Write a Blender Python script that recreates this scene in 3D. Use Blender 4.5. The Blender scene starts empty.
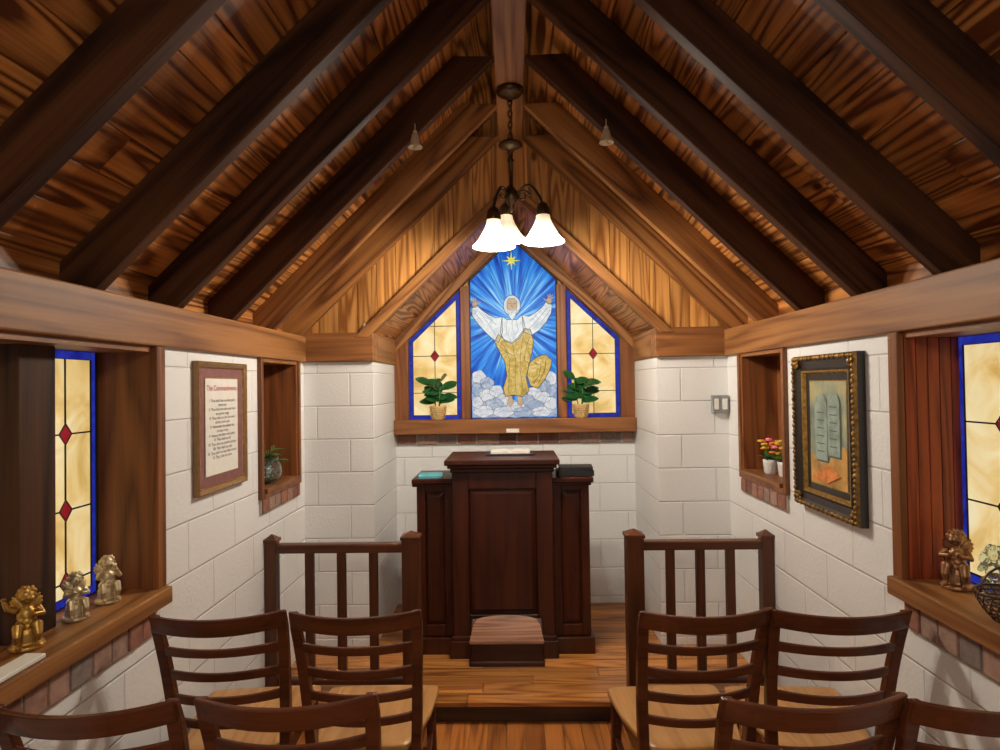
import bpy, math, random
from mathutils import Vector, Matrix
random.seed(7)
scene = bpy.context.scene
COL = scene.collection
sin, cos, pi = math.sin, math.cos, math.pi

# ---------------------------------------------------------------- materials
def nt(name):
    m = bpy.data.materials.new(name); m.use_nodes = True
    t = m.node_tree; b = t.nodes["Principled BSDF"]
    return m, t, b
def N(t, typ, **kw):
    n = t.nodes.new(typ)
    for k, v in kw.items():
        if k in n.inputs.keys(): n.inputs[k].default_value = v
        else: setattr(n, k, v)
    return n
def mth(t, op, a, b=None):
    n = t.nodes.new("ShaderNodeMath"); n.operation = op
    for i, v in enumerate((a, b)):
        if v is None: continue
        if isinstance(v, (int, float)): n.inputs[i].default_value = v
        else: t.links.new(v, n.inputs[i])
    return n.outputs[0]
def c4(c): return (c[0], c[1], c[2], 1)
def ramp(t, fac, stops):
    r = t.nodes.new("ShaderNodeValToRGB"); e = r.color_ramp.elements
    while len(e) < len(stops): e.new(0.5)
    for i, (p, c) in enumerate(stops):
        e[i].position = p; e[i].color = c4(c)
    t.links.new(fac, r.inputs[0]); return r.outputs[0]
def mixc(t, fac, a, b, mode='MIX'):
    n = t.nodes.new("ShaderNodeMix"); n.data_type = 'RGBA'; n.blend_type = mode
    for s, v in ((n.inputs[0], fac), (n.inputs[6], a), (n.inputs[7], b)):
        if isinstance(v, (int, float)): s.default_value = v
        elif isinstance(v, tuple): s.default_value = c4(v)
        else: t.links.new(v, s)
    return n.outputs[2]
def bump(t, b, h, strength, dist=0.01):
    n = N(t, "ShaderNodeBump"); n.inputs["Strength"].default_value = strength
    n.inputs["Distance"].default_value = dist
    t.links.new(h, n.inputs["Height"]); t.links.new(n.outputs[0], b.inputs["Normal"])

def plain(name, col, rough=0.5, metal=0.0, emit=0.0, var=0.15, vs=30, bmp=0.0, trans=0.0):
    m, t, b = nt(name)
    tc = N(t, "ShaderNodeTexCoord")
    no = N(t, "ShaderNodeTexNoise", Scale=vs, Detail=3.0)
    t.links.new(tc.outputs["Object"], no.inputs["Vector"])
    c = ramp(t, no.outputs["Fac"], [(0.3, tuple(x*(1-var) for x in col)), (0.7, tuple(min(1, x*(1+var)) for x in col))])
    t.links.new(c, b.inputs["Base Color"])
    b.inputs["Roughness"].default_value = rough; b.inputs["Metallic"].default_value = metal
    b.inputs["Transmission Weight"].default_value = trans
    if emit:
        t.links.new(c, b.inputs["Emission Color"]); b.inputs["Emission Strength"].default_value = emit
    if bmp: bump(t, b, no.outputs["Fac"], bmp, 0.003)
    return m

def wood(name, dark, light, axis, ring=26, s=1.0, rough=0.45, tint=0.25, contrast=1.0, knots=False, along=0.08, spec=0.35):
    m, t, b = nt(name)
    tc = N(t, "ShaderNodeTexCoord"); geo = N(t, "ShaderNodeNewGeometry"); oi = N(t, "ShaderNodeObjectInfo")
    r = mth(t, 'ADD', mth(t, 'MULTIPLY', geo.outputs["Random Per Island"], 37.0), mth(t, 'MULTIPLY', oi.outputs["Random"], 53.0))
    cb = N(t, "ShaderNodeCombineXYZ")
    t.links.new(r, cb.inputs[0]); t.links.new(mth(t, 'MULTIPLY', r, 0.7), cb.inputs[1]); t.links.new(mth(t, 'MULTIPLY', r, 1.3), cb.inputs[2])
    va = N(t, "ShaderNodeVectorMath", operation='ADD')
    t.links.new(tc.outputs["Object"], va.inputs[0]); t.links.new(cb.outputs[0], va.inputs[1])
    mp = N(t, "ShaderNodeMapping"); sc = [s, s, s]; sc[axis] = s*along
    mp.inputs["Scale"].default_value = sc; t.links.new(va.outputs[0], mp.inputs["Vector"])
    n1 = N(t, "ShaderNodeTexNoise", Scale=5.0, Detail=1.2, Distortion=0.2)
    t.links.new(mp.outputs[0], n1.inputs["Vector"])
    g = mth(t, 'SINE', mth(t, 'MULTIPLY', n1.outputs["Fac"], ring*4.6))
    g = mth(t, 'POWER', mth(t, 'ADD', mth(t, 'MULTIPLY', g, 0.499), 0.5), 0.55)
    mp2 = N(t, "ShaderNodeMapping"); sc = [100, 100, 100]; sc[axis] = 2.5
    mp2.inputs["Scale"].default_value = sc; t.links.new(va.outputs[0], mp2.inputs["Vector"])
    n2 = N(t, "ShaderNodeTexNoise", Scale=1.0, Detail=3.0)
    t.links.new(mp2.outputs[0], n2.inputs["Vector"])
    mp3 = N(t, "ShaderNodeMapping"); sc = [9, 9, 9]; sc[axis] = 1.6
    mp3.inputs["Scale"].default_value = sc; t.links.new(va.outputs[0], mp3.inputs["Vector"])
    n3 = N(t, "ShaderNodeTexNoise", Scale=1.0, Detail=3.0); t.links.new(mp3.outputs[0], n3.inputs["Vector"])
    k = mth(t, 'MULTIPLY', mth(t, 'SUBTRACT', 1.0, g), mth(t, 'MULTIPLY', mth(t, 'ADD', mth(t, 'MULTIPLY', n3.outputs["Fac"], 1.8), -0.25), 0.66*contrast))
    f = mth(t, 'ADD', mth(t, 'SUBTRACT', 0.60, k), mth(t, 'MULTIPLY', mth(t, 'SUBTRACT', n2.outputs["Fac"], 0.5), 0.55))
    f = mth(t, 'ADD', f, mth(t, 'MULTIPLY', mth(t, 'SUBTRACT', n3.outputs["Fac"], 0.5), 0.4))
    mid = tuple((a*0.4+c*0.6) for a, c in zip(dark, light))
    col = ramp(t, f, [(0.15, dark), (0.5, mid), (0.78, light)])
    tv = mth(t, 'ADD', mth(t, 'MULTIPLY', geo.outputs["Random Per Island"], tint*2), 1-tint)
    cc = N(t, "ShaderNodeCombineColor")
    for i in range(3): t.links.new(tv, cc.inputs[i])
    col = mixc(t, 1.0, col, cc.outputs[0], 'MULTIPLY')
    if knots:
        mp4 = N(t, "ShaderNodeMapping"); sc = [5, 5, 5]; sc[axis] = 2.6
        mp4.inputs["Scale"].default_value = sc; t.links.new(va.outputs[0], mp4.inputs["Vector"])
        vo = N(t, "ShaderNodeTexVoronoi", Scale=1.0); t.links.new(mp4.outputs[0], vo.inputs["Vector"])
        kf = ramp(t, vo.outputs["Distance"], [(0.05, (1, 1, 1)), (0.12, (0, 0, 0))])
        col = mixc(t, kf, col, tuple(x*0.45 for x in dark))
    t.links.new(col, b.inputs["Base Color"])
    b.inputs["Roughness"].default_value = rough; b.inputs["Specular IOR Level"].default_value = spec
    bump(t, b, f, 0.10, 0.003)
    return m

def block_wall(name, plane):
    m, t, b = nt(name)
    tc = N(t, "ShaderNodeTexCoord"); sp = N(t, "ShaderNodeSeparateXYZ"); cb = N(t, "ShaderNodeCombineXYZ")
    t.links.new(tc.outputs["Object"], sp.inputs[0])
    t.links.new(sp.outputs[plane], cb.inputs[0]); t.links.new(mth(t, 'ADD', sp.outputs[2], 0.045), cb.inputs[1])
    br = N(t, "ShaderNodeTexBrick", Scale=1.0)
    br.inputs["Brick Width"].default_value = 0.40; br.inputs["Row Height"].default_value = 0.20
    br.inputs["Mortar Size"].default_value = 0.006; br.inputs["Mortar Smooth"].default_value = 0.9
    br.inputs["Color1"].default_value = (0.84, 0.84, 0.825, 1); br.inputs["Color2"].default_value = (0.80, 0.80, 0.785, 1)
    br.inputs["Mortar"].default_value = (0.71, 0.705, 0.69, 1)
    t.links.new(cb.outputs[0], br.inputs["Vector"])
    no = N(t, "ShaderNodeTexNoise", Scale=70.0, Detail=4.0); t.links.new(tc.outputs["Object"], no.inputs["Vector"])
    no2 = N(t, "ShaderNodeTexNoise", Scale=2.5, Detail=3.0); t.links.new(tc.outputs["Object"], no2.inputs["Vector"])
    c = mixc(t, 0.2, br.outputs["Color"], ramp(t, no2.outputs["Fac"], [(0.3, (0.74, 0.74, 0.73)), (0.7, (0.88, 0.88, 0.87))]))
    t.links.new(c, b.inputs["Base Color"]); b.inputs["Roughness"].default_value = 0.45
    h = mth(t, 'ADD', mth(t, 'MULTIPLY', br.outputs["Fac"], -1.0), mth(t, 'MULTIPLY', no.outputs["Fac"], 0.35))
    bump(t, b, h, 0.6, 0.006)
    return m

M_deck = wood("pine_decking", (0.12, 0.032, 0.007), (0.66, 0.27, 0.068), 1, ring=16, s=1.5, rough=0.42, tint=0.30, knots=True, contrast=1.2)
M_gable = wood("pine_gable_boards", (0.24, 0.082, 0.016), (0.64, 0.31, 0.085), 2, ring=14, s=1.5, rough=0.45, tint=0.24, knots=True, contrast=1.0)
M_raft = wood("shaded_rafter_wood", (0.026, 0.008, 0.0035), (0.120, 0.043, 0.014), 0, ring=9, s=1.2, rough=0.58, spec=0.2)  # rafter wood darkened: shade on the camera side of the chandelier is painted in
M_raftLit = wood("lit_rafter_wood", (0.13, 0.042, 0.010), (0.44, 0.19, 0.052), 0, ring=11, s=1.2, rough=0.5, contrast=1.0)  # same rafter wood in a brighter tone, lamplight put into the colour
M_beamY = wood("plate_beam_wood", (0.15, 0.052, 0.014), (0.40, 0.18, 0.056), 1, ring=9, s=1.3, rough=0.5, tint=0.08, contrast=0.9, along=0.06)
M_beamX = wood("cross_beam_wood", (0.14, 0.046, 0.012), (0.34, 0.14, 0.042), 0, ring=9, s=1.3, rough=0.5, tint=0.08, contrast=0.9)
M_trimX = wood("window_trim_wood_x", (0.13, 0.042, 0.012), (0.32, 0.13, 0.040), 0, ring=9, s=1.5, tint=0.1, contrast=0.8)
M_trimY = wood("window_trim_wood_y", (0.13, 0.042, 0.012), (0.32, 0.13, 0.040), 1, ring=9, s=1.5, tint=0.1, contrast=0.8)
M_trimZ = wood("window_trim_wood_z", (0.10, 0.030, 0.009), (0.28, 0.10, 0.029), 2, ring=9, s=1.5, tint=0.15, contrast=0.8)
M_redZ = wood("red_stained_reveal", (0.12, 0.020, 0.007), (0.38, 0.072, 0.020), 2, ring=9, s=2.2, tint=0.22, contrast=0.8)
M_darkZ = wood("dark_post_wood", (0.022, 0.009, 0.005), (0.085, 0.034, 0.014), 2, ring=9, s=1.5, rough=0.6, spec=0.2)
M_floor = wood("floor_boards", (0.15, 0.042, 0.010), (0.46, 0.17, 0.040), 1, ring=11, s=1.6, rough=0.3, tint=0.25, contrast=0.9)
M_plat = wood("platform_boards", (0.20, 0.060, 0.012), (0.58, 0.245, 0.060), 0, ring=11, s=1.6, rough=0.28, tint=0.28, contrast=0.95)
M_riser = wood("riser_wood", (0.020, 0.008, 0.004), (0.08, 0.030, 0.012), 0, ring=9, s=1.4)
M_mah = wood("mahogany_z", (0.018, 0.0042, 0.0018), (0.072, 0.016, 0.006), 2, ring=5, s=1.6, rough=0.28, tint=0.08, along=0.1, contrast=0.7)
M_mahX = wood("mahogany_x", (0.018, 0.0042, 0.0018), (0.072, 0.016, 0.006), 0, ring=5, s=1.6, rough=0.28, tint=0.08, contrast=0.7)
M_rail = wood("railing_wood_z", (0.045, 0.013, 0.005), (0.14, 0.045, 0.016), 2, ring=5, s=2, rough=0.35, tint=0.1, contrast=0.7)
M_railX = wood("railing_wood_x", (0.045, 0.013, 0.005), (0.14, 0.045, 0.016), 0, ring=5, s=2, rough=0.35, tint=0.1, contrast=0.7)
M_chair = wood("chair_mahogany", (0.042, 0.010, 0.004), (0.130, 0.035, 0.012), 0, ring=4, s=2, rough=0.27, tint=0.1, contrast=0.6)
M_seat = wood("chair_oak_seat", (0.34, 0.15, 0.042), (0.56, 0.29, 0.095), 1, ring=8, s=2, rough=0.32, tint=0.08, contrast=0.7)
M_lid = wood("kneeler_lid_wood", (0.16, 0.065, 0.035), (0.36, 0.18, 0.10), 0, ring=8, s=2, rough=0.2, spec=0.6)
M_wx = block_wall("painted_block_side", 1)
M_wy = block_wall("painted_block_front", 0)
M_bronze = plain("aged_bronze", (0.10, 0.065, 0.035), 0.35, 0.9)
M_gold = plain("antique_gold", (0.42, 0.25, 0.06), 0.35, 0.9, var=0.4, vs=60)
M_goldfr = plain("worn_gold_leaf", (0.24, 0.135, 0.038), 0.45, 0.8, var=0.6, vs=50)
M_goldfig = plain("gilded_figure", (0.44, 0.25, 0.06), 0.4, 0.8, var=0.3, vs=50)
M_silver = plain("champagne_figure", (0.58, 0.46, 0.28), 0.42, 0.6, var=0.2, vs=50)
M_black = plain("black_leather", (0.012, 0.012, 0.014), 0.4)
M_white = plain("white_ceramic", (0.8, 0.79, 0.76), 0.3, var=0.04)
M_brass = plain("pale_bell_metal", (0.80, 0.70, 0.48), 0.35, 0.4, var=0.1)
M_paper = plain("paper", (0.78, 0.75, 0.68), 0.7, var=0.03)
M_teal = plain("teal_paper", (0.10, 0.42, 0.50), 0.6)
M_burg = plain("burgundy_mat", (0.22, 0.085, 0.075), 0.7)
M_ink = plain("ink", (0.05, 0.04, 0.04), 0.7)
M_redink = plain("red_ink", (0.45, 0.03, 0.04), 0.7)
M_frame = plain("walnut_gold_frame", (0.24, 0.125, 0.045), 0.35, 0.2)
M_dkframe = plain("ebonised_frame", (0.022, 0.015, 0.012), 0.3)
M_grey = plain("grey_switch_plate", (0.30, 0.31, 0.31), 0.4, 0.3)
M_mortar = plain("mortar", (0.42, 0.38, 0.34), 0.9)
M_leaf = plain("rubber_leaf", (0.014, 0.085, 0.022), 0.3, var=0.4, vs=20)
M_leaf2 = plain("bright_leaf", (0.06, 0.22, 0.04), 0.45, var=0.4, vs=20)
M_pot = plain("tan_wicker_pot", (0.62, 0.42, 0.17), 0.6, var=0.3, vs=90)
M_soil = plain("soil", (0.03, 0.02, 0.012), 0.9)
M_yel = plain("yellow_petal", (0.85, 0.60, 0.04), 0.6)
M_pink = plain("pink_petal", (0.85, 0.18, 0.32), 0.6)
M_orange = plain("orange_petal", (0.85, 0.22, 0.04), 0.6)
M_pkoi = plain("painted_drapery", (0.60, 0.20, 0.05), 0.6, var=0.4)
M_blupet = plain("pale_petal", (0.78, 0.80, 0.84), 0.6)
M_glass = plain("clear_green_glass", (0.80, 0.92, 0.88), 0.05, trans=0.95, var=0.03)
M_wire = plain("dark_wire", (0.10, 0.06, 0.035), 0.4, 0.8)
M_copper = plain("bronze_figure", (0.30, 0.15, 0.07), 0.4, 0.7, var=0.35)
M_pground = plain("painted_ground", (0.50, 0.27, 0.07), 0.6, var=0.4, vs=14)
M_ptab = plain("painted_tablet", (0.26, 0.33, 0.28), 0.6, var=0.35, vs=18)
M_ptab2 = plain("painted_tablet_edge", (0.09, 0.11, 0.09), 0.6)

def brick_mat():
    m, t, b = nt("red_brick"); geo = N(t, "ShaderNodeNewGeometry")
    tc = N(t, "ShaderNodeTexCoord"); no = N(t, "ShaderNodeTexNoise", Scale=40.0, Detail=4.0)
    t.links.new(tc.outputs["Object"], no.inputs["Vector"])
    c = ramp(t, geo.outputs["Random Per Island"], [(0, (0.14, 0.07, 0.055)), (0.35, (0.34, 0.14, 0.09)), (0.7, (0.40, 0.24, 0.18)), (1, (0.24, 0.19, 0.17))])
    c = mixc(t, 0.5, c, ramp(t, no.outputs["Fac"], [(0.3, (0.3, 0.3, 0.3)), (0.7, (1, 1, 1))]), 'MULTIPLY')
    t.links.new(c, b.inputs["Base Color"]); b.inputs["Roughness"].default_value = 0.85
    bump(t, b, no.outputs["Fac"], 0.5, 0.004); return m
M_brick = brick_mat()

def glassmat(name, stops, scale, strength, distortion=1.5):
    m, t, b = nt(name); tc = N(t, "ShaderNodeTexCoord")
    no = N(t, "ShaderNodeTexNoise", Scale=scale, Detail=4.0, Distortion=distortion)
    t.links.new(tc.outputs["Object"], no.inputs["Vector"])
    c = ramp(t, no.outputs["Fac"], stops)
    t.links.new(c, b.inputs["Emission Color"]); b.inputs["Emission Strength"].default_value = strength  # pane emits its own colour to stand in for light from behind
    dk = mixc(t, 1.0, c, (0.2, 0.2, 0.2), 'MULTIPLY')
    t.links.new(dk, b.inputs["Base Color"]); b.inputs["Roughness"].default_value = 0.45
    b.inputs["Specular IOR Level"].default_value = 0.15
    return m
G_amber = glassmat("amber_glass", [(0.25, (0.62, 0.36, 0.08)), (0.45, (0.86, 0.60, 0.23)), (0.62, (0.96, 0.79, 0.44)), (0.78, (0.98, 0.88, 0.64))], 5, 0.84, 1.2)
G_blue = glassmat("cobalt_glass", [(0.3, (0.010, 0.014, 0.24)), (0.7, (0.03, 0.05, 0.50))], 12, 0.7)
G_red = glassmat("ruby_glass", [(0.3, (0.22, 0.005, 0.01)), (0.7, (0.45, 0.02, 0.03))], 12, 0.6)
G_gold = glassmat("gold_glass", [(0.3, (0.46, 0.29, 0.05)), (0.5, (0.66, 0.47, 0.12)), (0.7, (0.82, 0.66, 0.28))], 22, 0.65)
G_white = glassmat("opal_glass", [(0.3, (0.48, 0.58, 0.66)), (0.5, (0.70, 0.76, 0.80)), (0.7, (0.88, 0.90, 0.90))], 16, 0.75)
G_cl1 = glassmat("cloud_pale_glass", [(0.3, (0.56, 0.63, 0.75)), (0.5, (0.73, 0.77, 0.83)), (0.7, (0.88, 0.90, 0.92))], 18, 0.66)
G_cl2 = glassmat("cloud_blue_glass", [(0.3, (0.24, 0.36, 0.60)), (0.5, (0.42, 0.52, 0.70)), (0.7, (0.64, 0.70, 0.80))], 18, 0.62)
G_skin = glassmat("flesh_glass", [(0.3, (0.48, 0.33, 0.21)), (0.7, (0.64, 0.47, 0.32))], 30, 0.7)
G_star = glassmat("star_glass", [(0.3, (0.60, 0.62, 0.06)), (0.7, (0.85, 0.82, 0.18))], 30, 0.9)
M_lead = plain("lead_came", (0.03, 0.03, 0.032), 0.6, 0.2)
M_leadthin = plain("painted_trace_line", (0.10, 0.12, 0.17), 0.6, 0.0)
def rayglass():
    m, t, b = nt("blue_ray_glass"); tc = N(t, "ShaderNodeTexCoord"); sp = N(t, "ShaderNodeSeparateXYZ")
    t.links.new(tc.outputs["Object"], sp.inputs[0])
    dz = mth(t, 'SUBTRACT', sp.outputs[2], 2.14)
    an = mth(t, 'ARCTAN2', sp.outputs[0], dz)
    rr = mth(t, 'SQRT', mth(t, 'ADD', mth(t, 'MULTIPLY', dz, dz), mth(t, 'MULTIPLY', sp.outputs[0], sp.outputs[0])))
    cb = N(t, "ShaderNodeCombineXYZ"); t.links.new(mth(t, 'MULTIPLY', an, 6.0), cb.inputs[0]); t.links.new(mth(t, 'MULTIPLY', rr, 1.5), cb.inputs[1])
    no = N(t, "ShaderNodeTexNoise", Scale=1.6, Detail=3.0); t.links.new(cb.outputs[0], no.inputs["Vector"])
    f = mth(t, 'ADD', no.outputs["Fac"], mth(t, 'MAXIMUM', mth(t, 'SUBTRACT', 0.09, mth(t, 'MULTIPLY', rr, 0.30)), -0.05))
    c = ramp(t, f, [(0.32, (0.004, 0.035, 0.32)), (0.44, (0.010, 0.12, 0.60)), (0.54, (0.03, 0.28, 0.78)), (0.66, (0.24, 0.58, 0.90)), (0.8, (0.66, 0.84, 0.94))])
    t.links.new(c, b.inputs["Emission Color"]); b.inputs["Emission Strength"].default_value = 0.85  # backlight through the ray pane is painted as emission
    t.links.new(mixc(t, 1.0, c, (0.2, 0.2, 0.2), 'MULTIPLY'), b.inputs["Base Color"]); b.inputs["Roughness"].default_value = 0.45
    b.inputs["Specular IOR Level"].default_value = 0.15
    return m
G_ray = rayglass()
m, t, b = nt("lit_frosted_shade")
tc = N(t, "ShaderNodeTexCoord"); sp = N(t, "ShaderNodeSeparateXYZ"); t.links.new(tc.outputs["Object"], sp.inputs[0])
zz = mth(t, 'MULTIPLY', mth(t, 'SUBTRACT', 2.50, sp.outputs[2]), 6.0)
c = ramp(t, zz, [(0.0, (0.80, 0.55, 0.30)), (0.25, (1.0, 0.83, 0.58)), (0.5, (1, 0.95, 0.85)), (1.0, (1, 0.97, 0.90))])
t.links.new(c, b.inputs["Emission Color"]); b.inputs["Base Color"].default_value = (0.9, 0.88, 0.82, 1)
t.links.new(mth(t, 'ADD', mth(t, 'MULTIPLY', mth(t, 'MINIMUM', mth(t, 'MAXIMUM', zz, 0.0), 1.0), 3.2), 0.7), b.inputs["Emission Strength"])
b.inputs["Roughness"].default_value = 0.4
M_shade = m

# ---------------------------------------------------------------- mesh builder
class MB:
    def __init__(s): s.v = []; s.f = []; s.m = []; s.s = []
    def add(s, vs, fs, mat=0, smooth=False, M=None):
        o = len(s.v)
        s.v += [tuple(M @ Vector(p)) if M is not None else tuple(p) for p in vs]
        for f in fs:
            s.f.append([i+o for i in f]); s.m.append(mat); s.s.append(smooth)
    def box(s, x0, x1, y0, y1, z0, z1, mat=0, M=None):
        x0, x1 = min(x0, x1), max(x0, x1); y0, y1 = min(y0, y1), max(y0, y1); z0, z1 = min(z0, z1), max(z0, z1)
        s.add([(x0,y0,z0),(x1,y0,z0),(x1,y1,z0),(x0,y1,z0),(x0,y0,z1),(x1,y0,z1),(x1,y1,z1),(x0,y1,z1)],
              [(0,3,2,1),(4,5,6,7),(0,1,5,4),(1,2,6,5),(2,3,7,6),(3,0,4,7)], mat, False, M)
    def prismY(s, poly, y0, y1, mat=0):
        n = len(poly)
        vs = [(p[0], y0, p[1]) for p in poly] + [(p[0], y1, p[1]) for p in poly]
        fs = [tuple(range(n)), tuple(range(2*n-1, n-1, -1))] + [(i, i+n, (i+1) % n+n, (i+1) % n) for i in range(n)]
        s.add(vs, fs, mat)
    def lathe(s, prof, c=(0,0,0), seg=24, mat=0, cap=True, M=None, smooth=True):
        vs = []; fs = []
        for r, z in prof:
            for k in range(seg):
                a = 2*pi*k/seg; vs.append((c[0]+r*cos(a), c[1]+r*sin(a), c[2]+z))
        for i in range(len(prof)-1):
            for k in range(seg):
                k2 = (k+1) % seg
                fs.append((i*seg+k, i*seg+k2, (i+1)*seg+k2, (i+1)*seg+k))
        s.add(vs, fs, mat, smooth, M)
        if cap:
            n = len(prof)-1
            s.add(vs[:seg], [tuple(range(seg-1, -1, -1))], mat, False, M)
            s.add(vs[n*seg:], [tuple(range(seg))], mat, False, M)
    def tube(s, pts, rad, seg=10, mat=0, smooth=True, closed=False):
        pts = [Vector(p) for p in pts]; n = len(pts)
        if not isinstance(rad, (list, tuple)): rad = [rad]*n
        vs = []; fs = []; up = None
        for i, p in enumerate(pts):
            if closed: d = pts[(i+1) % n]-pts[i-1]
            else: d = pts[min(i+1, n-1)]-pts[max(i-1, 0)]
            d = d.normalized() if d.length > 1e-9 else Vector((0,0,1))
            if up is None:
                up = Vector((0,0,1)) if abs(d.z) < 0.9 else Vector((1,0,0))
            a = d.cross(up)
            if a.length < 1e-6: a = d.cross(Vector((0,1,0)))
            a.normalize(); bb = a.cross(d).normalized(); up = bb
            for k in range(seg):
                t_ = 2*pi*k/seg; vs.append(tuple(p+(a*cos(t_)+bb*sin(t_))*rad[i]))
        for i in range(n if closed else n-1):
            j = (i+1) % n
            for k in range(seg):
                k2 = (k+1) % seg; fs.append((i*seg+k, i*seg+k2, j*seg+k2, j*seg+k))
        if not closed:
            fs.append(tuple(range(seg-1, -1, -1))); fs.append(tuple((n-1)*seg+k for k in range(seg)))
        s.add(vs, fs, mat, smooth)
    def ell(s, c, r, mat=0, seg=14, rings=9, M=None):
        if isinstance(r, (int, float)): r = (r, r, r)
        vs = []; fs = []
        for i in range(rings+1):
            ph = pi*i/rings
            for k in range(seg):
                a = 2*pi*k/seg
                p = Vector((r[0]*sin(ph)*cos(a), r[1]*sin(ph)*sin(a), r[2]*cos(ph)))
                if M is not None: p = M @ p
                vs.append((c[0]+p.x, c[1]+p.y, c[2]+p.z))
        for i in range(rings):
            for k in range(seg):
                k2 = (k+1) % seg; fs.append((i*seg+k, (i+1)*seg+k, (i+1)*seg+k2, i*seg+k2))
        s.add(vs, fs, mat, True)
    def obj(s, name, mats, parent=None, bevel=0, loc=None, rotz=0, merge=False):
        me = bpy.data.meshes.new(name); me.from_pydata(s.v, [], s.f)
        for mt in mats: me.materials.append(mt)
        me.polygons.foreach_set("material_index", s.m); me.polygons.foreach_set("use_smooth", s.s)
        me.update()
        o = bpy.data.objects.new(name, me); COL.objects.link(o)
        if parent: o.parent = parent
        if loc: o.location = loc
        if rotz: o.rotation_euler = (0, 0, rotz)
        if bevel:
            bv = o.modifiers.new("bevel", 'BEVEL'); bv.width = bevel; bv.segments = 2; bv.limit_method = 'ANGLE'
        return o
def empty(name, loc=(0,0,0), rotz=0, parent=None):
    e = bpy.data.objects.new(name, None); e.empty_display_size = 0.1; COL.objects.link(e)
    e.location = loc; e.rotation_euler = (0,0,rotz)
    if parent: e.parent = parent
    return e

# ---------------------------------------------------------------- dims
W = 1.28; WO = 1.50; YN = -0.9; YS = 3.744; YB = 4.467; NW = 0.857
PZ = 0.107; PY = 3.10; PB = 1.825; PT = 1.98; SL = 0.97
def zb(x): return PT + SL*(W-abs(x))
def zd(x): return zb(x) + 0.19
def zo(x): return 2.0 + SL*(NW-abs(x))

# floor
mb = MB(); x = -WO; i = 0
while x < WO:
    w = 0.09; ys = YN - random.random()*1.5
    while ys < PY+0.05:
        L = 1.0+random.random()*1.0
        a = max(ys, YN); b_ = min(ys+L, PY+0.05)
        if b_ > a: mb.box(x+0.001, min(x+w, WO)-0.001, a+0.001, b_-0.001, -0.02, 0)
        ys += L
    x += w
mb.box(-WO, WO, YN, YB+0.1, -0.05, -0.021, 1)
mb.obj("floor", [M_floor, M_ink])
# platform
mb = MB(); y = PY-0.025
while y < YB:
    y2 = min(y+0.095, YB); xs = -WO-random.random()
    while xs < WO:
        L = 1.1+random.random()*1.3; a = max(xs, -W); b_ = min(xs+L, W)
        if b_ > a: mb.box(a+0.0015, b_-0.0015, y+0.002, y2-0.002, PZ-0.022, PZ, 0)
        xs += L
    y = y2
mb.box(-W, W, PY, YB, 0, PZ-0.023, 1)
mb.obj("floor_platform", [M_plat, M_riser], bevel=0.002)

def side_wall(name, sgn, ops):
    mb = MB(); xi, xo = sgn*W, sgn*WO; y = YN
    for (a, b_, z0, z1) in sorted(ops):
        mb.box(xi, xo, y, a, 0, PB)
        mb.box(xi, xo, a, b_, 0, z0)
        if z1 < PB: mb.box(xi, xo, a, b_, z1, PB)
        y = b_
    mb.box(xi, xo, y, YB+0.15, 0, PB)
    mb.obj(name, [M_wx])
LWin = (0.9, 2.19, 0.940, PB); RWin = (0.9, 2.095, 0.985, PB)
LN = (3.09, 3.60, 1.14, PB); RN = (2.96, 3.50, 1.16, PB)
side_wall("wall_left", -1, [LWin, LN]); side_wall("wall_right", 1, [RWin, RN])
for nm, s in (("trim_plate_left", -1), ("trim_plate_right", 1)):
    mb = MB(); mb.box(s*(W-0.025), s*WO, YN, YS-0.02, PB, PT); mb.obj(nm, [M_beamY], bevel=0.006)
for nm, s in (("wall_stub_left", -1), ("wall_stub_right", 1)):
    mb = MB(); mb.box(s*NW, s*W, YS, YB+0.15, 0, PB+0.1); mb.obj(nm, [M_wy])
    mb = MB(); mb.box(s*(NW-0.012), s*(W+0.05), YS-0.03, YS+0.10, PB, 2.0)
    mb.obj("trim_stub_beam_"+("left" if s < 0 else "right"), [M_beamX], bevel=0.005)
    mb = MB(); mb.box(s*(NW-0.012), s*(NW+0.1), YS+0.101, YB, PB, 2.0)
    mb.obj("trim_niche_beam_"+("left" if s < 0 else "right"), [M_beamY], bevel=0.005)
mb = MB(); mb.box(-NW, NW, YB, YB+0.15, 0, 1.33); mb.obj("wall_back", [M_wy])
mb = MB(); mb.prismY([(-1.0,1.33),(1.0,1.33),(1.0,1.9),(0,2.95),(-1.0,1.9)], YB+0.02, YB+0.1); mb.obj("wall_back_gable", [M_gable])

mb = MB()
x = 0.0; w = 0.118
while x < 1.42:
    x2 = min(x+w, 1.42); cuts = [x, x2]
    if x < NW < x2: cuts = [x, NW, x2]
    for a, b_ in zip(cuts[:-1], cuts[1:]):
        lo = (lambda q: zo(q)) if b_ <= NW+1e-6 else (lambda q: PT-0.01)
        for s in (-1, 1):
            p = [(s*(a+0.0018), lo(a)), (s*(b_-0.0018), lo(b_)), (s*(b_-0.0018), zd(b_)), (s*(a+0.0018), zd(a))]
            if s < 0: p = p[::-1]
            mb.prismY(p, YS, YS+0.03)
    x = x2
mb.obj("wall_gable", [M_gable], bevel=0.003)
mb = MB()
for s in (-1, 1):
    p = [(0, zo(0)), (s*NW, 2.0), (s*NW, 1.95), (s*1.5, 1.95), (s*1.5, zd(1.5)), (0, zd(0))]
    mb.prismY(p, YS+0.031, YS+0.09)
mb.obj("wall_gable_backing", [M_darkZ])

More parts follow.
